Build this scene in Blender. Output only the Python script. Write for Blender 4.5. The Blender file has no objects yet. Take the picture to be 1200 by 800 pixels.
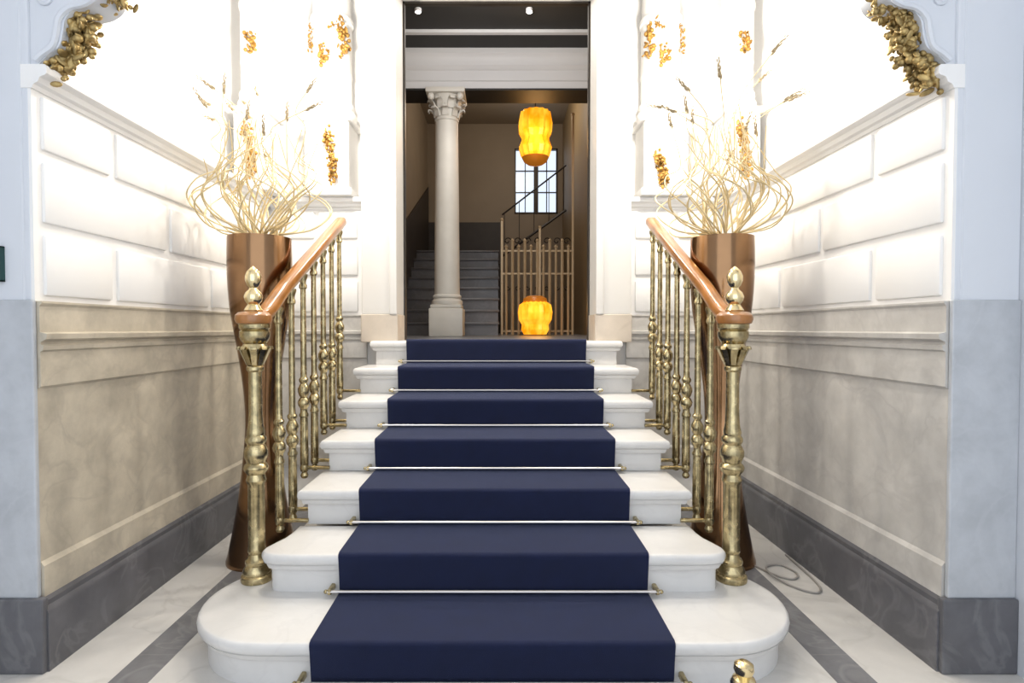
import bpy, bmesh, math, random
from mathutils import Vector, Matrix, Quaternion
PI = math.pi
random.seed(7)
scene = bpy.context.scene
COL = scene.collection

# ------------------------------------------------------------------ materials
def new_mat(name):
    m = bpy.data.materials.new(name); m.use_nodes = True
    nt = m.node_tree
    return m, nt, nt.nodes['Principled BSDF']

def simple(name, col, rough=0.5, metal=0.0, coat=0.0, sheen=0.0, var=0.0, scale=8.0, bump=0.0, bscale=60.0, spec=0.5, rvar=0.0):
    m, nt, b = new_mat(name)
    b.inputs['Base Color'].default_value = (*col, 1)
    b.inputs['Roughness'].default_value = rough
    b.inputs['Metallic'].default_value = metal
    b.inputs['Coat Weight'].default_value = coat
    b.inputs['Coat Roughness'].default_value = 0.12
    b.inputs['Sheen Weight'].default_value = sheen
    b.inputs['Specular IOR Level'].default_value = spec
    tc = nt.nodes.new('ShaderNodeTexCoord')
    if var > 0:
        n = nt.nodes.new('ShaderNodeTexNoise'); n.inputs['Scale'].default_value = scale
        n.inputs['Detail'].default_value = 6
        nt.links.new(tc.outputs['Object'], n.inputs['Vector'])
        r = nt.nodes.new('ShaderNodeValToRGB')
        r.color_ramp.elements[0].position = 0.3; r.color_ramp.elements[1].position = 0.72
        r.color_ramp.elements[0].color = (*[max(0, c*(1-var)) for c in col], 1)
        r.color_ramp.elements[1].color = (*[min(1, c*(1+var)) for c in col], 1)
        nt.links.new(n.outputs['Fac'], r.inputs['Fac'])
        nt.links.new(r.outputs['Color'], b.inputs['Base Color'])
        if rvar > 0:
            mr = nt.nodes.new('ShaderNodeMapRange')
            mr.inputs['To Min'].default_value = max(0.03, rough-rvar); mr.inputs['To Max'].default_value = rough+rvar
            nt.links.new(n.outputs['Fac'], mr.inputs['Value']); nt.links.new(mr.outputs['Result'], b.inputs['Roughness'])
    if bump > 0:
        n2 = nt.nodes.new('ShaderNodeTexNoise'); n2.inputs['Scale'].default_value = bscale; n2.inputs['Detail'].default_value = 4
        nt.links.new(tc.outputs['Object'], n2.inputs['Vector'])
        bp = nt.nodes.new('ShaderNodeBump'); bp.inputs['Strength'].default_value = bump; bp.inputs['Distance'].default_value = 0.01
        nt.links.new(n2.outputs['Fac'], bp.inputs['Height']); nt.links.new(bp.outputs['Normal'], b.inputs['Normal'])
    return m

def stone(name, base, vein, rough=0.3, scale=3.0, veinw=0.06, mott=0.15, veinamt=0.6):
    m, nt, b = new_mat(name)
    b.inputs['Roughness'].default_value = rough
    tc = nt.nodes.new('ShaderNodeTexCoord')
    n = nt.nodes.new('ShaderNodeTexNoise'); n.inputs['Scale'].default_value = scale; n.inputs['Detail'].default_value = 8
    n.inputs['Roughness'].default_value = 0.62
    nt.links.new(tc.outputs['Object'], n.inputs['Vector'])
    r = nt.nodes.new('ShaderNodeValToRGB')
    r.color_ramp.elements[0].position = 0.3; r.color_ramp.elements[1].position = 0.7
    r.color_ramp.elements[0].color = (*[c*(1-mott) for c in base], 1)
    r.color_ramp.elements[1].color = (*[min(1, c*(1+mott)) for c in base], 1)
    nt.links.new(n.outputs['Fac'], r.inputs['Fac'])
    # veins: thin lines where a warped noise crosses 0.5
    n2 = nt.nodes.new('ShaderNodeTexNoise'); n2.inputs['Scale'].default_value = scale*0.8; n2.inputs['Detail'].default_value = 5
    n2.inputs['Distortion'].default_value = 0.9
    nt.links.new(tc.outputs['Object'], n2.inputs['Vector'])
    s = nt.nodes.new('ShaderNodeMath'); s.operation = 'SUBTRACT'; s.inputs[1].default_value = 0.5
    a = nt.nodes.new('ShaderNodeMath'); a.operation = 'ABSOLUTE'
    nt.links.new(n2.outputs['Fac'], s.inputs[0]); nt.links.new(s.outputs[0], a.inputs[0])
    mr = nt.nodes.new('ShaderNodeMapRange'); mr.inputs['From Min'].default_value = 0; mr.inputs['From Max'].default_value = veinw
    mr.inputs['To Min'].default_value = veinamt; mr.inputs['To Max'].default_value = 0
    nt.links.new(a.outputs[0], mr.inputs['Value'])
    mx = nt.nodes.new('ShaderNodeMixRGB'); mx.inputs['Color2'].default_value = (*vein, 1)
    nt.links.new(mr.outputs['Result'], mx.inputs['Fac']); nt.links.new(r.outputs['Color'], mx.inputs['Color1'])
    nt.links.new(mx.outputs['Color'], b.inputs['Base Color'])
    return m

def emissive(name, col, strength, base=None, var=None):
    m, nt, b = new_mat(name)
    b.inputs['Base Color'].default_value = (*(base or col), 1)
    b.inputs['Emission Color'].default_value = (*col, 1)
    b.inputs['Emission Strength'].default_value = strength
    b.inputs['Roughness'].default_value = 0.2
    if var:
        tc = nt.nodes.new('ShaderNodeTexCoord')
        v = nt.nodes.new('ShaderNodeTexNoise'); v.inputs['Scale'].default_value = 9; v.inputs['Detail'].default_value = 2
        mp = nt.nodes.new('ShaderNodeMapping'); mp.inputs['Scale'].default_value = (1, 1, 0.6)
        nt.links.new(tc.outputs['Object'], mp.inputs['Vector']); nt.links.new(mp.outputs['Vector'], v.inputs['Vector'])
        r = nt.nodes.new('ShaderNodeValToRGB')
        r.color_ramp.elements[0].position = 0.38; r.color_ramp.elements[1].position = 0.62
        r.color_ramp.elements[0].color = (*var, 1); r.color_ramp.elements[1].color = (*col, 1)
        nt.links.new(v.outputs['Fac'], r.inputs['Fac']); nt.links.new(r.outputs['Color'], b.inputs['Emission Color'])
    return m

M = {}
M['plaster'] = simple('white_plaster', (.80, .79, .775), .55, var=.02, scale=3)
M['plaster_blue'] = simple('cool_white_plaster', (.62, .645, .69), .6, var=.02, scale=3)
M['jamb'] = simple('white_painted_jamb', (.62, .60, .57), .45, var=.02, scale=3)
M['marble'] = stone('white_marble', (.64, .63, .615), (.50, .49, .485), .28, 4, .03, .06, .18)
M['floor_marble'] = stone('white_floor_marble', (.62, .60, .57), (.46, .44, .41), .2, 3, .03, .08, .35)
M['floor_grey'] = stone('grey_floor_marble', (.17, .17, .18), (.3, .3, .3), .22, 5, .03, .2, .3)
M['dado'] = stone('beige_grey_dado_stone', (.50, .445, .355), (.36, .32, .26), .42, 6, .05, .22, .35)
M['dado_r'] = stone('cool_grey_dado_stone', (.53, .51, .48), (.41, .39, .37), .42, 6, .05, .16, .35)
M['dado_b'] = stone('warm_back_dado_stone', (.55, .48, .40), (.4, .33, .27), .35, 4, .05, .14, .4)
M['pier'] = stone('blue_grey_pier_marble', (.44, .46, .49), (.53, .55, .58), .3, 5, .04, .16, .25)
M['plinth'] = stone('dark_grey_stone', (.105, .105, .115), (.22, .22, .23), .38, 5, .04, .25, .35)
M['carpet'] = simple('navy_carpet', (.0030, .0072, .036), .95, sheen=.17, var=.10, scale=14, bump=.25, bscale=500)
M['carpet'].node_tree.nodes['Principled BSDF'].inputs['Sheen Tint'].default_value = (.50, .60, .90, 1)
M['carpet'].node_tree.nodes['Principled BSDF'].inputs['Sheen Roughness'].default_value = .45
M['brass'] = simple('aged_brass', (.45, .37, .205), .26, 1, var=.45, scale=28, rvar=.08)
M['brass_bright'] = simple('polished_brass', (.80, .66, .38), .18, 1, var=.15, scale=30)
M['steel'] = simple('brushed_silver_rod', (.50, .48, .47), .32, 1)
M['wood'] = simple('varnished_orange_wood', (.33, .13, .028), .28, coat=.5, var=.3, scale=10)
M['copper'] = simple('brushed_bronze', (.29, .165, .085), .16, 1, var=.15, scale=5)
M['gold'] = simple('gilded_plaster', (.40, .29, .12), .45, .7, var=.5, scale=30)
M['gilt'] = simple('orange_gold_leaf', (.40, .22, .05), .5, .55, var=.4, scale=30)
M['stem'] = simple('pale_gold_stem', (.66, .53, .30), .5, .1, var=.2, scale=15)
M['ear'] = simple('dry_seed_head', (.40, .32, .20), .8, var=.3, scale=60)
M['taupe'] = simple('taupe_wall_paint', (.27, .215, .155), .6, var=.05, scale=3)
M['taupe_dark'] = simple('dark_brown_panelling', (.028, .021, .017), .5, var=.2, scale=6)
M['ochre'] = simple('ochre_wall_paint', (.27, .19, .10), .6, var=.05, scale=3)
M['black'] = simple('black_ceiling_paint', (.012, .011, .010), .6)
M['bronze_frame'] = simple('dark_bronze_frame', (.05, .042, .035), .4, .5)
M['beam'] = simple('grey_white_paint', (.60, .60, .61), .55)
M['column'] = simple('cream_column_stone', (.62, .60, .55), .5, var=.05, scale=6)
M['bluestone'] = stone('blue_grey_step_stone', (.14, .145, .16), (.21, .21, .23), .35, 5, .04, .15, .3)
M['iron'] = simple('bronze_painted_iron', (.50, .40, .26), .45, .3)
M['darkiron'] = simple('black_iron', (.03, .025, .022), .45, .5)
M['cord'] = simple('grey_cord', (.30, .28, .26), .6)
M['green'] = simple('dark_green_plate', (.006, .05, .045), .35)
M['lampwhite'] = emissive('spot_glow', (1, .95, .88), 6)
M['amber'] = emissive('amber_glass', (1.0, .50, .035), 1.0, (.9, .4, .02), (.95, .24, .0))
M['amber_dark'] = emissive('brown_amber_glass', (.45, .14, .01), .5, (.3, .1, .01))
M['pane'] = emissive('daylit_window_glass', (.72, .83, 1.0), 1.0, (.3, .35, .4))

# ------------------------------------------------------------------ mesh helpers
def box(bm, x0, x1, y0, y1, z0, z1, bev=0.0, seg=1):
    x0, x1 = min(x0, x1), max(x0, x1); y0, y1 = min(y0, y1), max(y0, y1)
    r = bmesh.ops.create_cube(bm, size=1)
    vs = r['verts']
    for v in vs:
        v.co = Vector(((x0+x1)/2 + v.co.x*(x1-x0), (y0+y1)/2 + v.co.y*(y1-y0), (z0+z1)/2 + v.co.z*(z1-z0)))
    if bev > 0:
        es = list({e for v in vs for e in v.link_edges})
        bmesh.ops.bevel(bm, geom=es, offset=bev, segments=seg, affect='EDGES', profile=0.5)
    return bm

def lathe(bm, prof, cx=0, cy=0, z0=0, n=20, a0=0, a1=2*PI, sx=1, sy=1):
    full = abs(a1-a0-2*PI) < 1e-6
    m = n if full else n+1
    rings = []
    for r, z in prof:
        rings.append([bm.verts.new((cx+sx*max(r, 1e-4)*math.cos(a0+(a1-a0)*i/n), cy+sy*max(r, 1e-4)*math.sin(a0+(a1-a0)*i/n), z0+z)) for i in range(m)])
    for a, b in zip(rings[:-1], rings[1:]):
        for i in range(m if full else m-1):
            j = (i+1) % m
            bm.faces.new((a[i], a[j], b[j], b[i]))
    bm.faces.new(rings[0][::-1]); bm.faces.new(rings[-1])
    return bm

def catmull(pts, sub=6):
    pts = [Vector(p) for p in pts]
    P = [pts[0]*2-pts[1]] + pts + [pts[-1]*2-pts[-2]]
    out = []
    for i in range(1, len(P)-2):
        for k in range(sub):
            t = k/sub
            p0, p1, p2, p3 = P[i-1], P[i], P[i+1], P[i+2]
            out.append(0.5*((2*p1)+(p2-p0)*t+(2*p0-5*p1+4*p2-p3)*t*t+(3*p1-p0-3*p2+p3)*t**3))
    out.append(pts[-1]); return out

def sweep(bm, path, shape, up=Vector((0, 0, 1)), scales=None):
    """sweep a closed 2D outline (side, up) along a path"""
    rings = []
    for i, p in enumerate(path):
        t = (path[min(i+1, len(path)-1)]-path[max(i-1, 0)]).normalized()
        side = t.cross(up)
        if side.length < 1e-4: side = Vector((1, 0, 0))
        side.normalize(); u = side.cross(t).normalized()
        s = scales[i] if scales else 1
        rings.append([bm.verts.new(p+side*a*s+u*b*s) for a, b in shape])
    n = len(shape)
    for a, b in zip(rings[:-1], rings[1:]):
        for i in range(n):
            bm.faces.new((a[i], a[(i+1) % n], b[(i+1) % n], b[i]))
    bm.faces.new(rings[0][::-1]); bm.faces.new(rings[-1])
    return bm

def circ(r, n=8): return [(r*math.cos(2*PI*i/n), r*math.sin(2*PI*i/n)) for i in range(n)]
def tube(bm, path, r, n=8, scales=None): return sweep(bm, [Vector(p) for p in path], circ(r, n), scales=scales)

def prism(bm, pts, axis, a0, a1):
    """extrude 2D polygon along axis ('x','y','z')"""
    def mk(p, a):
        if axis == 'x': return (a, p[0], p[1])
        if axis == 'y': return (p[0], a, p[1])
        return (p[0], p[1], a)
    A = [bm.verts.new(mk(p, a0)) for p in pts]; B = [bm.verts.new(mk(p, a1)) for p in pts]
    n = len(pts)
    for i in range(n): bm.faces.new((A[i], A[(i+1) % n], B[(i+1) % n], B[i]))
    bm.faces.new(A[::-1]); bm.faces.new(B)
    return bm

def offset_poly(pts, d):
    """inset a CCW polygon by d"""
    n = len(pts); out = []
    for i in range(n):
        p0, p1, p2 = Vector(pts[i-1]), Vector(pts[i]), Vector(pts[(i+1) % n])
        e1 = (p1-p0).normalized(); e2 = (p2-p1).normalized()
        n1 = Vector((-e1.y, e1.x)); n2 = Vector((-e2.y, e2.x))
        b = n1+n2
        b = b/max(b.length_squared, 1e-6)*2 if b.length > 1e-4 else n1
        out.append(p1+b*d)
    return out

def ringprism(bm, outline, rings):
    R = []
    for d, z in rings:
        R.append([bm.verts.new((p.x, p.y, z)) for p in offset_poly(outline, d)])
    n = len(outline)
    for a, b in zip(R[:-1], R[1:]):
        for i in range(n): bm.faces.new((a[i], a[(i+1) % n], b[(i+1) % n], b[i]))
    bm.faces.new(R[0][::-1]); bm.faces.new(R[-1])
    return bm

def blob(bm, c, r, sc=(1, 1, 1), rot=None, sub=1):
    g = bmesh.ops.create_icosphere(bm, subdivisions=sub, radius=r)
    mat = Matrix.Translation(Vector(c)) @ (rot.to_matrix().to_4x4() if rot else Matrix()) @ Matrix.Diagonal((*sc, 1))
    bmesh.ops.transform(bm, matrix=mat, verts=g['verts'])

BASE = {}
def finish(bm, smooth):
    bmesh.ops.recalc_face_normals(bm, faces=bm.faces)
    if smooth:
        for f in bm.faces: f.smooth = True

def obj(name, bm, mat, parent=None, smooth=True, label=None, angle=35):
    """link a bmesh (world coordinates) as one mesh object"""
    finish(bm, smooth)
    if parent is not None:
        off = BASE[parent.name]
    else:
        xs = [v.co for v in bm.verts]
        lo = Vector([min(c[i] for c in xs) for i in range(3)]); hi = Vector([max(c[i] for c in xs) for i in range(3)])
        off = Vector(((lo.x+hi.x)/2, (lo.y+hi.y)/2, lo.z))
    for v in bm.verts: v.co -= off
    me = bpy.data.meshes.new(name); bm.to_mesh(me); bm.free()
    if smooth: me.set_sharp_from_angle(angle=math.radians(angle))
    me.materials.append(mat)
    o = bpy.data.objects.new(name, me); COL.objects.link(o)
    if parent is not None: o.parent = parent
    else: o.location = off
    BASE[o.name] = off.copy()
    if label: o['label'] = label
    return o

def thing(name, label, cat, loc=(0, 0, 0), group=None):
    o = bpy.data.objects.new(name, None); COL.objects.link(o)
    o.location = loc; o.empty_display_size = .1
    o['label'] = label; o['category'] = cat
    if group: o['group'] = group
    BASE[o.name] = Vector(loc)
    return o

def tag(o, label, cat, group=None):
    o['label'] = label; o['category'] = cat
    if group: o['group'] = group
    return o

SLABEL = {}
def struct(name, bm, mat, label=None, smooth=False):
    o = obj(name, bm, mat, None, smooth)
    o['kind'] = 'structure'
    if label: o['label'] = label
    return o
NB = bmesh.new

# ------------------------------------------------------------------ dimensions
HW = 1.583          # half width of the hall at the dado
YN = 1.955          # front ends of the side walls
YB = 3.95           # back wall
RISE = .159; RUN = .32; Y0 = 1.848
def YF(kk): return Y0+RUN*(kk-1)-(.016 if kk == 1 else 0)
LAND = RISE*7
CEIL = 3.95
OUT = 1.815          # vestibule half width
JX = .675            # doorway half width

# ------------------------------------------------------------------ floor
bm = NB(); box(bm, -OUT-.2, OUT+.2, -1.0, 4.1, -.12, 0)
struct('floor', bm, M['floor_marble'], 'polished white marble floor of the entrance hall')
for i, s in enumerate((-1, 1)):
    bm = NB(); box(bm, s*1.165, s*1.30, -1.0, 3.92, 0, .0012)
    struct('trim_%d' % (i+1), bm, M['floor_grey'], 'dark grey marble band inlaid along the floor')

# ------------------------------------------------------------------ side walls
def side_wall(s):
    side = 'left' if s < 0 else 'right'
    dm = M['dado'] if s < 0 else M['dado_r']
    def X(u): return s*(HW-u)          # u = distance out of the dado plane into the hall
    # plaster: body, block courses, upper wall set back above the ledge
    bm = NB()
    box(bm, X(0), s*(HW+.3), YN, YB+.1, 1.29, 2.05)
    box(bm, X(-.20), s*(HW+.3), YN, YB+.2, 2.05, CEIL)
    rows = [(1.312, 1.528, [YN+.02, 2.355, 3.125, 3.895]), (1.568, 1.782, [YN+.02, 2.74, 3.51, 3.93]), (1.822, 2.008, [YN+.02, 2.355, 3.125, 3.895])]
    for z0, z1, js in rows:
        for a, b in zip(js[:-1], js[1:]):
            box(bm, X(.012), X(-.01), a+.018, b-.018, z0, z1, .009, 2)
    struct('wall_'+side, bm, M['plaster'], 'white plaster side wall with raised blockwork courses', True)
    # cornice ledge
    prof = [(-.2, 2.02), (.006, 2.02), (.012, 2.034), (.026, 2.040), (.034, 2.058), (.052, 2.064), (.058, 2.070), (.058, 2.094), (.05, 2.10), (-.2, 2.10)]
    bm = NB(); prism(bm, [(X(u), z) for u, z in prof], 'y', YN-.004, YB-.03)
    struct('trim_%d' % (3 if s < 0 else 4), bm, M['plaster'], 'white moulded ledge along the wall', True)
    # dado
    prof = [(-.1, .24), (.012, .24), (.012, .365), (.0, .38), (.0, .985), (.012, .995), (.012, 1.115), (.022, 1.122), (.024, 1.136), (.014, 1.142), (.014, 1.150),
            (.034, 1.160), (.036, 1.178), (.012, 1.184), (.012, 1.275), (.02, 1.285), (.02, 1.292), (-.1, 1.292)]
    bm = NB(); prism(bm, [(X(u), z) for u, z in prof], 'y', YN+.004, YB-.005)
    struct('trim_%d' % (5 if s < 0 else 6), bm, dm, 'mottled grey stone dado along the wall', True)
    # baseboard
    prof = [(-.1, 0), (.036, 0), (.036, .205), (.03, .218), (.022, .226), (.022, .244), (.012, .256), (-.1, .256)]
    bm = NB(); prism(bm, [(X(u), z) for u, z in prof], 'y', YN-.01, YB-.02)
    struct('baseboard_'+side, bm, M['plinth'], 'dark grey stone baseboard', True)
    # pier at the front end of the wall
    bm = NB()
    box(bm, s*(HW+.03), s*OUT, YN-.006, YN+.02, 1.29, CEIL, .004)
    box(bm, s*(HW+.006), s*(HW+.06), YN-.001, YN+.019, 1.29, CEIL, .008, 2)
    box(bm, s*OUT, s*(OUT+.15), -1.0, YN+.3, 0, CEIL)
    struct('wall_front_'+side, bm, M['plaster_blue'], 'cool white pier at the front end of the side wall')
    bm = NB(); box(bm, s*(HW-.004), s*OUT, YN-.016, YN+.003, .26, 1.295, .005, 2)
    struct('trim_%d' % (7 if s < 0 else 8), bm, M['pier'], 'blue grey marble facing of the pier')
    bm = NB(); box(bm, s*(HW-.03), s*(OUT+.0), YN-.03, YN+.0, 0, .262, .006, 2)
    struct('baseboard_front_'+side, bm, M['plinth'], 'dark stone base of the pier')
for s in (-1, 1): side_wall(s)

# ------------------------------------------------------------------ back wall and doorway
bm = NB()
for s in (-1, 1):
    box(bm, s*.92, s*(HW+.3), YB, YB+.25, 1.29, 2.05)
    box(bm, s*.90, s*(HW+.3), YB+.17, YB+.30, 2.05, CEIL)
    for z0, z1, js in [(1.312, 1.528, (.95, 1.25, 1.56)), (1.568, 1.782, (.95, 1.56)), (1.822, 2.008, (.95, 1.25, 1.56))]:
        for a, b in zip(js[:-1], js[1:]):
            box(bm, s*(a+.015), s*(b-.015), YB-.016, YB+.01, z0, z1, .012, 2)
    # lower wall beside the stair
    box(bm, s*.7, s*(HW+.3), YB+.02, YB+.25, 0, 1.29)
struct('wall_back', bm, M['plaster'], 'white back wall either side of the doorway', True)
k = 9
for s in (-1, 1):
    prof = [(-.2, 2.02), (.006, 2.02), (.012, 2.034), (.026, 2.040), (.034, 2.058), (.052, 2.064), (.058, 2.070), (.058, 2.094), (.05, 2.10), (-.2, 2.10)]
    bm = NB(); prism(bm, [(YB-u, z) for u, z in prof], 'x', s*.92, s*(HW-.02))
    struct('trim_%d' % k, bm, M['plaster'], 'white moulded ledge on the back wall', True); k += 1
    prof = [(-.1, .24), (.012, .24), (.012, .365), (.0, .38), (.0, .985), (.012, .995), (.012, 1.115), (.022, 1.122), (.024, 1.136), (.014, 1.142), (.014, 1.150),
            (.034, 1.160), (.036, 1.178), (.012, 1.184), (.012, 1.275), (.02, 1.285), (.02, 1.292), (-.1, 1.292)]
    bm = NB(); prism(bm, [(YB-u, z) for u, z in prof], 'x', s*.905, s*(HW-.005))
    struct('trim_%d' % k, bm, M['dado_r'], 'stone dado on the back wall', True); k += 1
# door surround
bm = NB()
for s in (-1, 1):
    box(bm, s*JX, s*.915, 3.84, 4.14, 1.292, CEIL, .006, 2)
box(bm, -JX-.01, JX+.01, 3.84, 4.14, 3.545, CEIL)
for s in (-1, 1):
    box(bm, s*(JX-.0), s*(JX+.05), 3.825, 3.85, 1.292, 3.60, .006, 2)
struct('trim_%d' % k, bm, M['jamb'], 'off white door surround'); k += 1
bm = NB()
for s in (-1, 1): box(bm, s*(JX-.006), s*.92, 3.832, 4.145, LAND-.01, 1.294, .005, 2)
struct('trim_%d' % k, bm, M['dado_b'], 'warm beige stone base of the door surround'); k += 1
bm = NB()
for s in (-1, 1): box(bm, s*(JX-.014), s*(JX+.01), 4.11, 4.15, LAND, 3.545)
box(bm, -JX, JX, 4.11, 4.15, 3.53, 3.55)
struct('door_1', bm, M['bronze_frame'], 'thin dark bronze door frame lining the opening'); 

bm = NB(); box(bm, -OUT-.2, OUT+.2, -1.0, 4.1, CEIL, CEIL+.1)
struct('ceiling', bm, M['plaster'], 'white ceiling of the entrance hall')

# ------------------------------------------------------------------ engaged columns with gilding
def garland(bm, path, r, n, spread=1.0, seed=1, normal=None):
    """a dense string of leaves, fruit and buds along a path"""
    rnd = random.Random(seed)
    pts = catmull(path, 8)
    for i in range(n):
        t = i/(n-1)*(len(pts)-1); a = int(t); f = t-a
        p = pts[a].lerp(pts[min(a+1, len(pts)-1)], f)
        d = Vector((rnd.uniform(-1, 1), rnd.uniform(-1, 1), rnd.uniform(-1, 1)))*r*.75*spread
        q = Quaternion((rnd.uniform(-1, 1), rnd.uniform(-1, 1), rnd.uniform(-1, 1), rnd.uniform(-1, 1))); q.normalize()
        if i % 2 == 0: blob(bm, p+d, r*rnd.uniform(.18, .36), (1, 1, 1), None, 2)
        else: blob(bm, p+d, r*rnd.uniform(.34, .58), (1, .55, .25), q, 2)

def column(cx, cy, r, s, big, label):
    t = thing('engaged_column', label, 'column', (cx, cy, 2.10))
    hp = r*1.06
    bm = NB()
    box(bm, cx-hp-.02, cx+hp+.02, cy-hp-.02, cy+hp+.02, 2.10, 2.15, .006, 2)
    box(bm, cx-hp, cx+hp, cy-hp, cy+hp, 2.15, 2.60, .004)
    box(bm, cx-hp-.02, cx+hp+.02, cy-hp-.02, cy+hp+.02, 2.60, 2.64, .008, 2)
    obj('pedestal', bm, M['plaster'], t)
    bm = NB()
    lathe(bm, [(r*1.12, 0), (r*1.18, .02), (r*1.18, .045), (r*1.08, .065), (r*1.02, .075), (r*1.08, .09), (r*1.08, .11), (r*.98, .125), (r*.96, .14)], cx, cy, 2.64, 28)
    obj('base', bm, M['plaster'], t)
    bm = NB()
    lathe(bm, [(r*.96, 0), (r*.96, .16), (r*.99, .17), (r*.99, .185), (r*.97, .19), (r*.97, .52), (r*1.05, .53), (r*1.05, .56), (r*.93, .575), (r*.9, 1.17)], cx, cy, 2.78, 28)
    obj('shaft', bm, M['plaster'], t)
    g = NB()
    def on(a, z): # a degrees from facing the entrance
        a = math.radians(a); return (cx+math.sin(a)*r*1.03, cy-math.cos(a)*r*1.03, z)
    if big:
        garland(g, [on(-52*s*-1, 3.26), on(-60*s*-1, 3.17), on(-55*s*-1, 3.10)], .028, 34, 1, 3)
        garland(g, [on(30*-s, 3.28), on(42*-s, 3.22), on(48*-s, 3.12), on(45*-s, 3.06)], .046, 60, 1, 5)
        garland(g, [on(-6, 3.10), on(-4, 3.04), on(-4, 2.99)], .042, 44, 1, 6)
        garland(g, [on(30*-s, 3.27), on(14*-s, 3.23), on(5*-s, 3.235)], .02, 16, .6, 7)
    else:
        garland(g, [on(0, 3.12), on(3, 3.06), on(3, 3.0)], .040, 48, 1, 8)
    obj('gilt_ornament', g, M['gilt'], t, True, 'gilded leaf ornament', 60)
    g = NB(); yf = cy-hp-.014
    dx = -s*.035 if big else 0
    gp = [(cx+dx-.01, yf, 2.54), (cx+dx-.02, yf, 2.46), (cx+dx, yf, 2.36), (cx+dx+.01, yf, 2.27), (cx+dx+.015, yf, 2.19)]
    if big and s > 0: gp = [(p[0], p[1], 2.17+(p[2]-2.19)*.6) for p in gp]
    garland(g, gp, .040, 110, 1, 11)
    obj('gilt_garland', g, M['gilt'], t, True, 'gilded hanging garland', 60)
column(-1.15, 4.0, .14, -1, True, 'white engaged column with gilt drops, immediately left of the doorway')
column(1.15, 4.0, .14, 1, True, 'white engaged column with gilt drops, immediately right of the doorway')
column(-1.60, 3.82, .105, -1, False, 'slim white corner column with small gilt ornament behind the left plant')
column(1.61, 3.82, .105, 1, False, 'slim white corner column with small gilt ornament behind the right plant')

# ------------------------------------------------------------------ scroll consoles with garlands at the front ends
def console(s, label, path, seed):
    t = thing('scroll_console', label, 'bracket', (s*1.55, 2.08, 2.10), 'scroll consoles at the front of the hall')
    def X(u): return s*(HW-u)
    ctrl = [(.015, 2.10), (.05, 2.135), (.09, 2.165), (.105, 2.21), (.115, 2.26), (.15, 2.295), (.205, 2.31), (.245, 2.34), (.255, 2.39), (.235, 2.44), (.25, 2.50), (.33, 2.56), (.42, 2.60)]
    c = [(p.x, p.z) for p in catmull([(u, 0, z) for u, z in ctrl], 4)]
    poly = c + [(.42, 2.72), (-.02, 2.72), (-.02, 2.10)]
    bm = NB(); prism(bm, [(X(u), z) for u, z in poly], 'y', 1.965, 2.075)
    # raised margin scroll following the profile on the side facing the entrance
    pth = [Vector((X(u-.02), 1.962, z)) for u, z in c[2:-2]]
    tube(bm, pth, .012, 8)
    lathe2 = [Vector((X(.05+.03*math.cos(a)*(1-a/14)), 1.962, 2.33+.03*math.sin(a)*(1-a/14))) for a in [i*.5 for i in range(24)]]
    tube(bm, lathe2, .008, 6)
    obj('bracket_body', bm, M['plaster_blue'], t)
    g = NB(); garland(g, path, .046, 460, 1.15, seed)
    obj('gilt_garland', g, M['gold'], t, True, 'gilded garland of leaves and fruit', 60)
console(-1, 'white scroll console with gilt garland above the left wall ledge, near the entrance',
        [(-1.53, 2.02, 2.09), (-1.525, 2.02, 2.15), (-1.48, 2.02, 2.19), (-1.455, 2.02, 2.25), (-1.445, 2.02, 2.31), (-1.42, 2.02, 2.36), (-1.36, 2.02, 2.385), (-1.315, 2.02, 2.365)], 21)
console(1, 'white scroll console with gilt garland above the right wall ledge, near the entrance',
        [(1.525, 2.02, 2.06), (1.52, 2.02, 2.12), (1.475, 2.02, 2.18), (1.445, 2.02, 2.24), (1.45, 2.02, 2.30), (1.41, 2.02, 2.345), (1.355, 2.02, 2.33)], 22)

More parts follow.
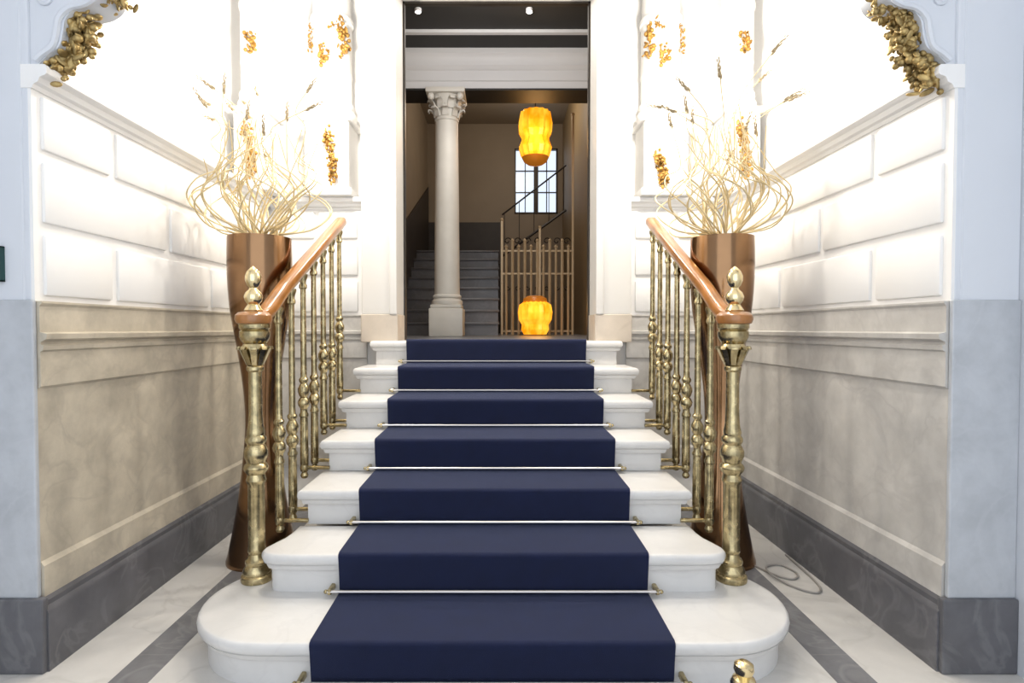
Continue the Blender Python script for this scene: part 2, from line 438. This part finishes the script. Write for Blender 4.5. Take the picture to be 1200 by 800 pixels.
# ------------------------------------------------------------------ marble staircase
def arc(cx, cy, r, a0, a1, n): return [(cx+r*math.cos(math.radians(a0+(a1-a0)*i/n)), cy+r*math.sin(math.radians(a0+(a1-a0)*i/n))) for i in range(n+1)]
TH = .045
def bull(z1):
    th = TH
    return [(.028, z1-th-.022), (.020, z1-th-.020), (.016, z1-th-.010), (.014, z1-th), (.004, z1-th+.004)] + \
           [(.014-.014*math.cos(a), z1-th/2-.0+math.sin(a)*(th/2)) for a in [math.radians(d) for d in (-60, -30, 0, 30, 60, 80)]] + [(.022, z1)]
st = thing('marble_staircase', 'white marble staircase of seven steps with rounded bottom step', 'stairs', (0, 2.9, 0))
for kk in range(1, 8):
    z1 = RISE*kk; z0 = z1-RISE; yf = YF(kk)
    if kk == 1:
        R = .33; cxx = .775
        out = arc(cxx, yf+R, R, -90, 90, 20) + arc(-cxx, yf+R, R, 90, 270, 20)
        yb = yf+2*R
    elif kk == 2:
        half = [(.80, yf), (.86, yf+.005), (.90, yf+.022), (.922, yf+.055), (.922, yf+.09), (.905, yf+.14), (.886, yf+.19), (.877, yf+.25), (.875, yf+.34)]
        out = half + [(-x, y) for x, y in half[::-1]]
    elif kk == 7:
        out = [(-.845, yf), (.845, yf), (.845, YB+.17), (-.845, YB+.17)]
    else:
        out = [(-.875, yf), (.875, yf), (.875, yf+RUN+.04), (-.875, yf+RUN+.04)]
    if kk == 7:
        tb = NB(); ringprism(tb, out, bull(z1))
    else:
        tb = NB(); ringprism(tb, out, bull(z1))
    tr = obj('tread', tb, M['marble'], st)
    rb = NB()
    if kk == 1:
        ringprism(rb, out, [(.036, z0), (.036, z1-TH+.005)])
    elif kk == 2:
        ringprism(rb, out, [(.036, z0), (.036, z1-TH+.005)])
        box(rb, -.839, .839, yf+.2, YB+.02, z0, z1-TH)
    else:
        hx = .839 if kk < 7 else .81
        box(rb, -hx, hx, yf+.036, YB+.02, z0, z1-TH+.005)
    if kk == 1: box(rb, -.839, .839, yf+.5, YB+.02, z0, z1-TH)
    obj('riser', rb, M['marble'], tr)

# ------------------------------------------------------------------ carpet runner
cw = .60
line = [(-.2, .008), (Y0-.01, .008)]
pts = [(0.9, .008), (Y0-.004, .008)]
for kk in range(1, 8):
    z1 = RISE*kk; yf = YF(kk)
    pts += [(yf-.004, z1-.022), (yf-.008, z1-.002), (yf-.004, z1+.008), (yf+.008, z1+.012)]
    if kk < 7: pts += [(YF(kk+1)-.008, z1+.012), (YF(kk+1)+.010, z1+.014)]
    else: pts += [(yf+.06, z1+.012)]
bm = NB()
n = len(pts); nx = 12
top = [[bm.verts.new((-cw+2*cw*i/nx, y, z)) for i in range(nx+1)] for y, z in pts]
thk = []
for i, (y, z) in enumerate(pts):
    a = Vector(pts[max(i-1, 0)]); b = Vector(pts[min(i+1, n-1)]); t = (b-a).normalized(); nn = Vector((t.y, -t.x))
    thk.append((y+nn.x*.007, z+nn.y*.007))
bot = [[bm.verts.new((-cw+2*cw*i/nx, y, z)) for i in range(nx+1)] for y, z in thk]
for j in range(n-1):
    for i in range(nx):
        bm.faces.new((top[j][i], top[j][i+1], top[j+1][i+1], top[j+1][i]))
        bm.faces.new((bot[j][i+1], bot[j][i], bot[j+1][i], bot[j+1][i+1]))
    for i in (0, nx):
        bm.faces.new((top[j][i], top[j+1][i], bot[j+1][i], bot[j][i]))
for j in (0, n-1):
    for i in range(nx):
        bm.faces.new((top[j][i], top[j][i+1], bot[j][i+1], bot[j][i]))
tag(obj('stair_carpet', bm, M['carpet'], None, True, None, 50), 'navy blue carpet runner laid down the middle of the marble stairs', 'carpet')

# stair rods
ORD = ['at the floor below the first step', 'on the first step from the bottom', 'on the second step from the bottom', 'on the third step from the bottom',
       'on the fourth step from the bottom', 'on the fifth step from the bottom', 'on the sixth step, nearest the doorway']
for kk in range(0, 7):
    z = RISE*kk+(.026 if kk else .040); y = YF(kk+1)-.018
    t = thing('stair_rod', 'thin silver carpet rod across the navy runner '+ORD[kk], 'stair rod', (0, y, RISE*kk), 'stair rods on the navy runner')
    bm = NB(); tube(bm, [(-.64, y, z), (.64, y, z)], .0062, 10); obj('rod', bm, M['steel'], t)
    for s in (-1, 1):
        bm = NB()
        box(bm, s*.622, s*.640, y-.006, YF(kk+1)+.037, z-.012, z+.010, .004, 1)
        blob(bm, (s*.645, y, z), .0085, sub=2)
        obj('bracket', bm, M['brass'], t)

# ------------------------------------------------------------------ railings
def railz(y):
    P = [(2.30, 1.238), (2.36, 1.243), (2.42, 1.265), (2.50, 1.312), (2.62, 1.385), (2.79, 1.475), (3.2, 1.685), (3.56, 1.868)]
    for (a, b), (c, d) in zip(P[:-1], P[1:]):
        if a <= y <= c: return b+(d-b)*(y-a)/(c-a)
    return P[-1][1]

def railing(s, label):
    NX = s*.98; NY = 2.315
    t = thing('stair_railing', label, 'railing', (NX, NY, RISE))
    # handrail
    path = catmull([(s*.972, 3.56, 1.868), (s*.972, 3.2, 1.685), (s*.972, 2.79, 1.475), (s*.974, 2.62, 1.385), (s*.975, 2.50, 1.312), (s*.977, 2.42, 1.266), (s*.98, 2.36, 1.246), (s*.98, 2.29, 1.240)], 6)
    w, h = .033, .029
    shp = [(w*math.copysign(abs(math.cos(a))**.7, math.cos(a)), h*math.copysign(abs(math.sin(a))**.7, math.sin(a))) for a in [2*PI*i/16+.01 for i in range(16)]]
    bm = NB(); sweep(bm, path, shp)
    lathe(bm, [(.05, -.026), (.066, -.02), (.072, -.004), (.070, .012), (.058, .024), (.03, .029)], NX, NY-.01, 1.238, 28)
    hr = obj('handrail', bm, M['wood'], t)
    bm = NB(); pth = [p-Vector((0, 0, h+.004)) for p in path[:-8]]
    sweep(bm, pth, [(-.016, -.006), (.016, -.006), (.016, .006), (-.016, .006)])
    obj('under_rail', bm, M['brass'], hr)
    # newel post
    bm = NB()
    prof = [(.062, 0), (.064, .012), (.062, .024), (.054, .030), (.056, .040), (.050, .055), (.042, .066), (.046, .074), (.046, .084), (.036, .094), (.031, .112), (.036, .122), (.035, .135),
            (.0335, .14), (.0335, .40), (.036, .405), (.040, .415), (.036, .428), (.034, .44), (.046, .455), (.049, .468), (.044, .480), (.036, .487), (.040, .500), (.047, .515), (.047, .535), (.040, .552), (.034, .562), (.042, .575), (.042, .588), (.034, .60),
            (.036, .612), (.030, .64), (.0265, .70), (.0255, .86), (.034, .868), (.034, .880), (.028, .888), (.033, .91), (.045, .94), (.052, .955), (.048, .968), (.044, .975), (.054, .99), (.060, 1.005), (.060, 1.025), (.054, 1.03), (.062, 1.04), (.062, 1.056)]
    lathe(bm, prof, NX, NY, RISE, 24)
    nw = obj('newel_post', bm, M['brass'], t)
    # acanthus leaves of the capital
    bm = NB()
    for i in range(10):
        a = 2*PI*i/10
        pth = catmull([(NX+.030*math.cos(a), NY+.030*math.sin(a), RISE+.89), (NX+.047*math.cos(a), NY+.047*math.sin(a), RISE+.93), (NX+.062*math.cos(a), NY+.062*math.sin(a), RISE+.962), (NX+.068*math.cos(a), NY+.068*math.sin(a), RISE+.952)], 4)
        sweep(bm, pth, [(-.009, -.003), (.009, -.003), (.009, .003), (-.009, .003)], scales=[1+.3*math.sin(j/len(pth)*PI) for j in range(len(pth))])
    obj('capital_leaves', bm, M['brass'], nw)
    bm = NB()
    lathe(bm, [(a*1.08, b*1.16) for a, b in [(.030, 0), (.034, .008), (.026, .02), (.020, .028), (.030, .040), (.034, .055), (.028, .070), (.016, .080), (.014, .086), (.022, .095), (.029, .112), (.029, .128), (.022, .144), (.010, .156), (.001, .162)]], NX, NY-.01, 1.262, 20)
    obj('finial', bm, M['brass_bright'], t, label='bright brass finial')
    # balusters
    for i in range(7):
        y = 2.515+.16*i; kk = int((y-Y0)/RUN)+1
        zb = RISE*kk-.185; zt = railz(y)-.03; L = zt-zb; X = s*.962
        k0 = .43   # middle knop
        prof = [(.001, -.012), (.012, -.006), (.016, .006), (.012, .018), (.009, .024), (.016, .034), (.018, .045), (.014, .055), (.017, .062), (.017, .12), (.0155, .30), (.019, .305), (.019, .315), (.0145, .325), (.0145, .345),
                (.022, .358), (.025, .375), (.020, .392), (.014, .400), (.019, .410), (.024, .43), (.024, .445), (.017, .462), (.013, .47), (.019, .482), (.019, .492), (.013, .502), (.0125, .53), (.011, L-.11), (.011, L-.075), (.016, L-.068), (.016, L-.055), (.012, L-.045), (.014, L-.03), (.019, L-.012), (.019, L)]
        bm = NB(); lathe(bm, [(r*1.2, h) for r, h in prof], X, y, zb, 14)
        b = obj('baluster', bm, M['brass'], t)
        bm = NB()
        tube(bm, [(s*.835, y, zb+.045), (s*.955, y, zb+.045)], .009, 10)
        lathe(bm, [(.001, -.02), (.018, -.018), (.022, 0), (.018, .018), (.001, .02)], X, y, zb+.045, 14)
        obj('side_bracket', bm, M['brass'], b)
    return t
railing(-1, 'brass stair railing with wooden handrail on the left side of the stairs')
railing(1, 'brass stair railing with wooden handrail on the right side of the stairs')

# ------------------------------------------------------------------ planters and dried arrangements
def planter(cx, cy, label):
    t = thing('tall_planter', label, 'planter', (cx, cy, 0), 'bronze planters beside the stairs')
    H = 1.662
    prof = [(.176, 0), (.176, .012), (.166, .05), (.140, .18), (.108, .38), (.086, .58), (.078, .72), (.084, .86), (.100, 1.0), (.121, 1.14), (.140, 1.26), (.151, 1.36), (.156, 1.46), (.157, 1.56), (.155, H), (.148, H), (.146, H-.06), (.001, H-.07)]
    P = catmull([(r, 0, z) for r, z in prof[1:15]], 3)
    pr = [prof[0]] + [(p.x, p.z) for p in P] + prof[15:]
    bm = NB(); lathe(bm, pr, cx, cy, 0, 40)
    obj('vase_body', bm, M['copper'], t)
    bm = NB(); lathe(bm, [(.14, 0), (.14, .012), (.02, .02)], cx, cy, H-.062, 24)
    obj('filling', bm, M['ear'], t)
    return t

def arrangement(cx, cy, s, label, seed):
    rnd = random.Random(seed)
    zb = 1.60
    t = thing('dried_branch_arrangement', label, 'dried plant', (cx, cy, zb), 'dried arrangements in the bronze planters')
    NS = 54
    for i in range(NS):
        ph = 2*PI*i*.618 + rnd.uniform(-.15, .15)
        sw = rnd.uniform(.5, 1.2)*(-s if rnd.random() < .8 else s)
        low = i % 3 == 0; tall = i % 5 == 2
        R = rnd.uniform(.30, .385) if low else rnd.uniform(.10, .33)
        hb = .09+rnd.uniform(.0, .06) if low else .12+rnd.uniform(.02, .14)
        rb = rnd.uniform(.02, .10)
        up = rnd.uniform(.02, .20)
        def P(r, a, z):
            x = cx+r*math.cos(a); y = cy+r*math.sin(a)*.85
            x = max(-1.515, min(1.515, x)); return (x, y, zb+z)
        c = [P(rb, ph, 0), P(rb*1.15, ph, .07), P(R*.72, ph+.22*sw, hb), P(R, ph+.5*sw, hb+.09), P(R*.93, ph+.85*sw, hb+.17), P(R*.66, ph+1.15*sw, hb+.24), P(R*rnd.uniform(.35, .85), ph+1.45*sw, hb+.27+up)]
        if tall: c += [P(R*.6, ph+1.5*sw, hb+.36+up), P(rnd.uniform(.18, .36), ph+1.55*sw, hb+.44+up*1.2)]
        path = catmull(c, 5)
        bm = NB(); N = len(path)
        tube(bm, path, 0.0050, 6, [1-.55*j/N for j in range(N)])
        sm = obj('stem', bm, M['stem'], t)
        if tall or i % 9 == 1:
            p = path[-1]; d = (path[-1]-path[-3]).normalized()
            q = Vector((0, 0, 1)).rotation_difference((d+Vector((rnd.uniform(-.2, .2), rnd.uniform(-.2, .2), 0))).normalized())
            bm = NB()
            for jj in range(11):
                off = q @ Vector((.005*math.cos(jj*2.4), .005*math.sin(jj*2.4), jj*.0085))
                blob(bm, p+off, .010*(1-.05*jj), (.6, .6, 1.6), q, 1)
            obj('seed_head', bm, M['ear'], sm)
    return t
PXL, PXR, PY = -1.212, 1.168, 2.92
planter(PXL, PY, 'tall bronze waisted planter standing between the left wall and the railing')
planter(PXR, PY, 'tall bronze waisted planter standing between the right wall and the railing')
arrangement(PXL, PY, -1, 'pale gold curling dried branches in the planter by the left wall', 31)
arrangement(PXR, PY, 1, 'pale gold curling dried branches in the planter by the right wall', 47)

# power cord on the floor by the right planter
pth = catmull([(1.30, 2.82, .006), (1.36, 2.70, .006), (1.42, 2.66, .006), (1.47, 2.72, .006), (1.44, 2.82, .006), (1.36, 2.80, .008), (1.33, 2.70, .014), (1.38, 2.58, .006), (1.45, 2.52, .006), (1.50, 2.58, .006), (1.52, 2.75, .006), (1.53, 2.95, .006)], 6)
bm = NB(); tube(bm, pth, .005, 8)
tag(obj('power_cord', bm, M['cord']), 'thin looped cord lying on the marble floor beside the right planter', 'cord')

# small brass post in front of the stairs
bx, by = .668, 1.47
t = thing('brass_post', 'small brass post on the floor in front of the bottom step, right of the carpet', 'post', (bx, by, 0))
bm = NB(); lathe(bm, [(.07, 0), (.07, .012), (.05, .022), (.03, .035), (.02, .06), (.018, .20), (.026, .21), (.026, .225), (.018, .235)], bx, by, 0, 24); obj('stem', bm, M['brass'], t)
bm = NB(); lathe(bm, [(.018, .235), (.032, .245), (.034, .262), (.028, .275), (.018, .280), (.022, .288), (.026, .298), (.024, .312), (.012, .320)], bx, by, 0, 24); obj('finial', bm, M['brass_bright'], t)

# green wall plate on left pier
t = thing('green_sign', 'small dark green sign plate on the left pier at the picture edge', 'sign', (-1.77, YN-.004, 1.36))
bm = NB(); box(bm, -1.81, -1.681, YN-.022, YN-.004, 1.36, 1.475, .003); obj('plate', bm, M['green'], t)
bm = NB()
for x0, x1, z0, z1 in ((-1.812, -1.678, 1.357, 1.362), (-1.812, -1.678, 1.473, 1.478), (-1.683, -1.678, 1.357, 1.478), (-1.812, -1.807, 1.357, 1.478)): box(bm, x0, x1, YN-.025, YN-.006, z0, z1)
obj('frame', bm, M['green'], t)

# ------------------------------------------------------------------ rooms beyond the doorway
F = LAND
WL, WR, YE = -1.30, 1.17, 10.4
bm = NB(); box(bm, -1.7, 1.5, YB+.165, YE+.2, F-.1, F); struct('floor_landing', bm, M['bluestone'], 'grey stone floor beyond the doorway')
bm = NB(); box(bm, WL-.15, WL, 4.14, YE+.1, F, 5.0); struct('wall_far_left', bm, M['taupe'], 'taupe wall beside the far stairs')
bm = NB(); box(bm, WR, WR+.15, 4.14, YE+.1, F, 5.0); struct('wall_far_right', bm, M['ochre'], 'ochre brown wall right of the far room')
wx0, wx1, wz0, wz1 = .29, 1.075, 3.30, 4.48
bm = NB()
box(bm, WL, wx0, YE, YE+.15, F, 5.0); box(bm, wx1, WR, YE, YE+.15, F, 5.0)
box(bm, wx0, wx1, YE, YE+.15, F, wz0); box(bm, wx0, wx1, YE, YE+.15, wz1, 5.0)
struct('wall_far', bm, M['taupe'], 'taupe end wall of the stairwell')
bm = NB(); box(bm, WL-.1, WR+.1, 4.14, 6.3, 4.10, 4.25); struct('ceiling_anteroom', bm, M['black'], 'black ceiling beyond the doorway')
bm = NB(); box(bm, WL-.1, WR+.1, 6.2, YE+.1, 4.93, 5.05); struct('ceiling_stairwell', bm, M['taupe'], 'taupe stairwell ceiling')
bm = NB()
box(bm, WL, WR, 5.55, 5.60, 4.07, 4.10); box(bm, WL, WL+.35, 5.44, 5.55, 4.07, 4.10); box(bm, WL, WR, 5.08, 5.11, 4.07, 4.10)
struct('trim_%d' % k, bm, M['beam'], 'white moulding on the black ceiling'); k += 1
prof = [(6.0, 3.72), (6.0, 3.79), (5.985, 3.80), (5.985, 3.90), (5.975, 3.905), (5.96, 3.93), (5.95, 3.94), (5.95, 4.0), (5.93, 4.03), (5.91, 4.05), (5.91, 4.10), (6.30, 4.10), (6.30, 3.72)]
bm = NB(); prism(bm, prof, 'x', WL, WR)
struct('trim_%d' % k, bm, M['beam'], 'grey white beam carried by the column', True); k += 1
bm = NB(); box(bm, WL, WR, 5.995, 6.34, 3.70, 3.72); box(bm, WL, WR, 6.30, 6.34, 3.72, 4.95); struct('trim_%d' % k, bm, M['black'], 'black board added under the beam and black back of the beam'); k += 1  # thin board added so the beam's underside is black
# window
t = bpy.data.objects.new('window_1', None); COL.objects.link(t); t.location = ((wx0+wx1)/2, YE, wz0); t['kind'] = 'structure'; t['label'] = 'daylit window high on the stairwell wall'
BASE[t.name] = Vector(t.location)
bm = NB()
w = .025
box(bm, wx0, wx0+w, YE-.02, YE+.06, wz0, wz1); box(bm, wx1-w, wx1, YE-.02, YE+.06, wz0, wz1); box(bm, wx0, wx1, YE-.02, YE+.06, wz0, wz0+w); box(bm, wx0, wx1, YE-.02, YE+.06, wz1-w, wz1)
mx = (wx0+wx1)/2; box(bm, mx-.04, mx+.04, YE-.025, YE+.06, wz0, wz1)
for x0, x1 in ((wx0, mx), (mx, wx1)):
    for z in (wz0+.39, wz0+.78): box(bm, x0, x1, YE, YE+.045, z-.008, z+.008)
    box(bm, (x0+x1)/2-.008, (x0+x1)/2+.008, YE, YE+.045, wz0, wz1)
obj('window_frame', bm, M['bronze_frame'], t, False)
bm = NB(); box(bm, wx0, wx1, YE+.05, YE+.06, wz0, wz1); obj('window_pane', bm, M['pane'], t, False)

# white column
cx, cy = -.55, 6.15
t = thing('stone_column', 'cream column with leafy capital standing beyond the doorway', 'column', (cx, cy, F))
bm = NB()
box(bm, cx-.18, cx+.18, cy-.18, cy+.18, F, F+.30, .01, 2); box(bm, cx-.165, cx+.165, cy-.165, cy+.165, F+.30, F+.34, .01, 2)
lathe(bm, [(.165, .34), (.17, .36), (.165, .385), (.15, .395), (.145, .41), (.155, .42), (.155, .435), (.14, .45)], cx, cy, F, 28)
obj('base', bm, M['column'], t)
bm = NB(); lathe(bm, [(.138, .44), (.136, .6), (.130, 1.5), (.122, 2.30), (.13, 2.305), (.13, 2.325), (.122, 2.33), (.122, 2.36)], cx, cy, F, 32); obj('shaft', bm, M['column'], t)
bm = NB()
lathe(bm, [(.122, 2.33), (.125, 2.42), (.14, 2.5), (.17, 2.545), (.175, 2.555)], cx, cy, F, 28)
box(bm, cx-.205, cx+.205, cy-.205, cy+.205, F+2.555, F+2.609, .012, 2)
for row, (zz, rr, hh) in enumerate(((2.345, .125, .085), (2.42, .135, .10))):
    for i in range(8):
        a = 2*PI*(i+.5*row)/8
        pth = catmull([(cx+rr*math.cos(a), cy+rr*math.sin(a), F+zz), (cx+(rr+.018)*math.cos(a), cy+(rr+.018)*math.sin(a), F+zz+hh*.7), (cx+(rr+.06)*math.cos(a), cy+(rr+.06)*math.sin(a), F+zz+hh), (cx+(rr+.07)*math.cos(a), cy+(rr+.07)*math.sin(a), F+zz+hh*.75)], 4)
        sweep(bm, pth, [(-.035, -.008), (.035, -.008), (.035, .008), (-.035, .008)], scales=[1-.3*j/len(pth) for j in range(len(pth))])
for i in range(4):
    a = PI/4+PI/2*i
    blob(bm, (cx+.215*math.cos(a), cy+.215*math.sin(a), F+2.525), .04, sub=2)
obj('capital', bm, M['column'], t, True)

# far staircase
NSF = 8; yS = 6.95; rr, gg = .163, .27
t = thing('far_staircase', 'dim grey stone stairs rising behind the cream column', 'stairs', (-.65, yS, F))
for i in range(NSF):
    bm = NB()
    box(bm, WL+.02, -.0, yS+gg*i+.02, YE-.01, F+rr*i, F+rr*(i+1)-.03)
    o = obj('riser', bm, M['bluestone'], t, False)
    bm = NB(); box(bm, WL+.02, .015, yS+gg*i-.01, yS+gg*(i+1)+.03 if i < NSF-1 else YE-.01, F+rr*(i+1)-.03, F+rr*(i+1), .006, 2)
    obj('tread', bm, M['bluestone'], o, True)
# sloping dark dado on left wall and dark panelling at the head of the flight
bm = NB(); prism(bm, [(yS-.4, F), (yS-.4, F+1.0), (YE-.01, F+1.0+rr/gg*(YE-yS)*.8), (YE-.01, F)], 'x', WL, WL+.02)
struct('trim_%d' % k, bm, M['taupe_dark'], 'dark sloping dado beside the far stairs'); k += 1
bm = NB(); box(bm, WL+.02, .03, YE-.03, YE, F+rr*NSF, F+rr*NSF+.06+.02); box(bm, WL+.02, .03, YE-.02, YE, F, 3.14)
struct('trim_%d' % k, bm, M['taupe_dark'], 'dark panelling at the head of the far stairs'); k += 1

# iron screen
gx0, gx1, gy = .035, 1.0, 7.5
t = thing('iron_screen', 'bronze iron bar screen with gate beside the far stairs', 'screen', ((gx0+gx1)/2, gy, F))
for x, zt in ((gx0, 1.52), (gx1-.03, 2.9), (gx0+.5, 1.42)):
    bm = NB(); box(bm, x, x+.03, gy-.015, gy+.015, F, F+zt, .003); blob(bm, (x+.015, gy, F+zt), .024, sub=2); obj('post', bm, M['iron'], t)
for z in (.04, .80, 1.10):
    bm = NB(); box(bm, gx0, gx1, gy-.008, gy+.008, F+z, F+z+.022); obj('cross_rail', bm, M['iron'], t)
nb = 11
for i in range(nb):
    x = gx0+.03+(gx1-gx0-.06)*(i+.5)/nb
    hh = 1.24 if i % 2 else 1.16
    bm = NB(); tube(bm, [(x, gy, F), (x, gy, F+hh)], .022 if i % 2 else .018, 8)
    lathe(bm, [(.001, 0), (.026, .008), (.028, .02), (.001, .05)], x, gy, F+hh-.01, 8)
    obj('bar', bm, M['iron'], t)
bm = NB()
for i in range(7):
    x = gx0+.09+.13*i
    pth = [(x+.05*math.cos(a)*(1-a/9), gy, F+1.24+.05*math.sin(a)*(1-a/9)) for a in [j*.5 for j in range(14)]]
    tube(bm, pth, .008, 6)
    pth = [(x+.035*math.cos(-a)*(1-a/9), gy, F+.62+.035*math.sin(-a)*(1-a/9)) for a in [j*.5 for j in range(14)]]
    tube(bm, pth, .007, 6)
obj('scrollwork', bm, M['darkiron'], t)
# upper flight handrail seen against the window
t = thing('upper_flight_railing', 'dark slanting railing of the upper flight crossing the far window', 'railing', (.1, 9.3, 2.9))
bm = NB(); tube(bm, [(.06, 9.6, 3.12), (1.14, 9.6, 3.95)], .014, 8); obj('rail', bm, M['darkiron'], t)
bm = NB(); tube(bm, [(.06, 9.6, 2.42), (1.14, 9.6, 3.20)], .02, 8); obj('string', bm, M['darkiron'], t)
for i in range(5):
    x = .1+i*.25
    bm = NB(); tube(bm, [(x, 9.6, 2.42+.722*(x-.06)), (x, 9.6, 3.12+.769*(x-.06))], .006, 6); obj('baluster', bm, M['darkiron'], t)

# glass lamps
def glass_lamp(cx, cy, z, label, hang, prof, bprof):
    t = thing('glass_lamp', label, 'lamp', (cx, cy, z), 'amber glass lamps')
    bm = NB()
    n = 14
    rings = []
    for r, h in prof:
        rings.append([bm.verts.new((cx+(r*(1.07 if i % 2 else .95))*math.cos(2*PI*i/(2*n)), cy+(r*(1.07 if i % 2 else .95))*math.sin(2*PI*i/(2*n)), z+h)) for i in range(2*n)])
    for a, b in zip(rings[:-1], rings[1:]):
        for i in range(2*n): bm.faces.new((a[i], a[(i+1) % (2*n)], b[(i+1) % (2*n)], b[i]))
    bm.faces.new(rings[0][::-1]); bm.faces.new(rings[-1])
    obj('glass_shade', bm, M['amber'], t, False)
    bm = NB(); lathe(bm, bprof, cx, cy, z, 20); obj('bowl', bm, M['amber_dark'], t, label='darker brown glass')
    if hang:
        bm = NB(); tube(bm, [(cx, cy, z+prof[-1][1]), (cx, cy, 4.93)], .006, 6); lathe(bm, [(.05, 0), (.05, .02), (.01, .04)], cx, cy, z+prof[-1][1], 16); obj('cable', bm, M['bronze_frame'], t)
LX = .025+41*6.9/662
glass_lamp(LX, 6.9, 3.17, 'glowing amber glass pendant lamp hanging in front of the far window', True,
           [(.13, .06), (.17, .13), (.19, .21), (.16, .29), (.155, .33), (.19, .40), (.195, .50), (.18, .59), (.17, .64)],
           [(.02, 0), (.09, .015), (.14, .05), (.165, .10), (.15, .10)])
glass_lamp(LX, 6.9, F+.012, 'glowing amber glass lamp standing low before the iron screen', False,
           [(.13, 0), (.16, .06), (.155, .12), (.19, .18), (.20, .27), (.185, .36), (.13, .40)],
           [(.135, .39), (.15, .41), (.14, .44), (.09, .47), (.02, .475)])
# ceiling spots
for x, lab in ((.025+34*5.2/662, 'small white ceiling spotlight above the doorway, right of centre'), (-.72, 'small white ceiling spotlight above the doorway at its left corner')):
    t = thing('ceiling_spot', lab, 'spotlight', (x, 5.2, 4.07), 'ceiling spots beyond the doorway')
    bm = NB(); lathe(bm, [(.032, .03), (.032, .01), (.028, 0), (.026, .01)], x, 5.2, 4.07, 16); obj('housing', bm, M['beam'], t)
    bm = NB(); lathe(bm, [(.024, 0), (.024, .004)], x, 5.2, 4.068, 16); obj('lens', bm, M['lampwhite'], t)

# ------------------------------------------------------------------ lights
def light(kind, loc, energy, col, size=.1, rot=None, **kw):
    d = bpy.data.lights.new(kind.lower(), kind); d.energy = energy; d.color = col
    if kind in ('POINT', 'SPOT'): d.shadow_soft_size = size
    if kind == 'AREA': d.size = size
    for a, b in kw.items(): setattr(d, a, b)
    o = bpy.data.objects.new('light_'+kind.lower(), d); COL.objects.link(o); o.location = loc
    if rot: o.rotation_euler = rot
    return o
WARM = (1, .93, .82)
for s, px in ((-1, PXL), (1, PXR)):
    light('POINT', (s*1.0, 3.20, 2.75), 58, WARM, .06)           # wash behind the plants
    light('SPOT', (s*.75, 2.7, CEIL-.06), 75, WARM, .05, (0, 0, 0), spot_size=math.radians(110), spot_blend=.8)
light('SPOT', (0, 5.2, 4.02), 60, (1, .93, .85), .05, (0, 0, 0), spot_size=math.radians(130), spot_blend=.7)
light('POINT', (LX, 6.6, 3.4), 7, (1, .62, .25), .15)
light('POINT', (LX, 6.5, F+.35), 2.0, (1, .6, .2), .12)
light('POINT', (0, 4.7, 3.7), 30, (1, .95, .9), .1)  # added fill without a fitting, brightens the beam and column fronts
light('POINT', (.3, 8.4, 4.4), 34, (1, .88, .72), .2)

w = bpy.data.worlds.new('daylight'); scene.world = w; w.use_nodes = True
bg = w.node_tree.nodes['Background']; bg.inputs['Color'].default_value = (.86, .92, 1.0, 1); bg.inputs['Strength'].default_value = 1.9

# ------------------------------------------------------------------ camera
cd = bpy.data.cameras.new('camera'); cam = bpy.data.objects.new('camera', cd); COL.objects.link(cam)
cd.sensor_width = 36; cd.lens = 36*662/1200; cd.shift_x = 14/1200
cam.location = (.025, 0, 1.196); cam.rotation_euler = (math.radians(90-1.3), 0, 0)
cd.clip_start = .02
scene.camera = cam
scene.view_settings.view_transform = 'Standard'; scene.view_settings.look = 'None'
scene.view_settings.gamma = 1; scene.view_settings.exposure = 0.16; scene.view_settings.use_curve_mapping = False
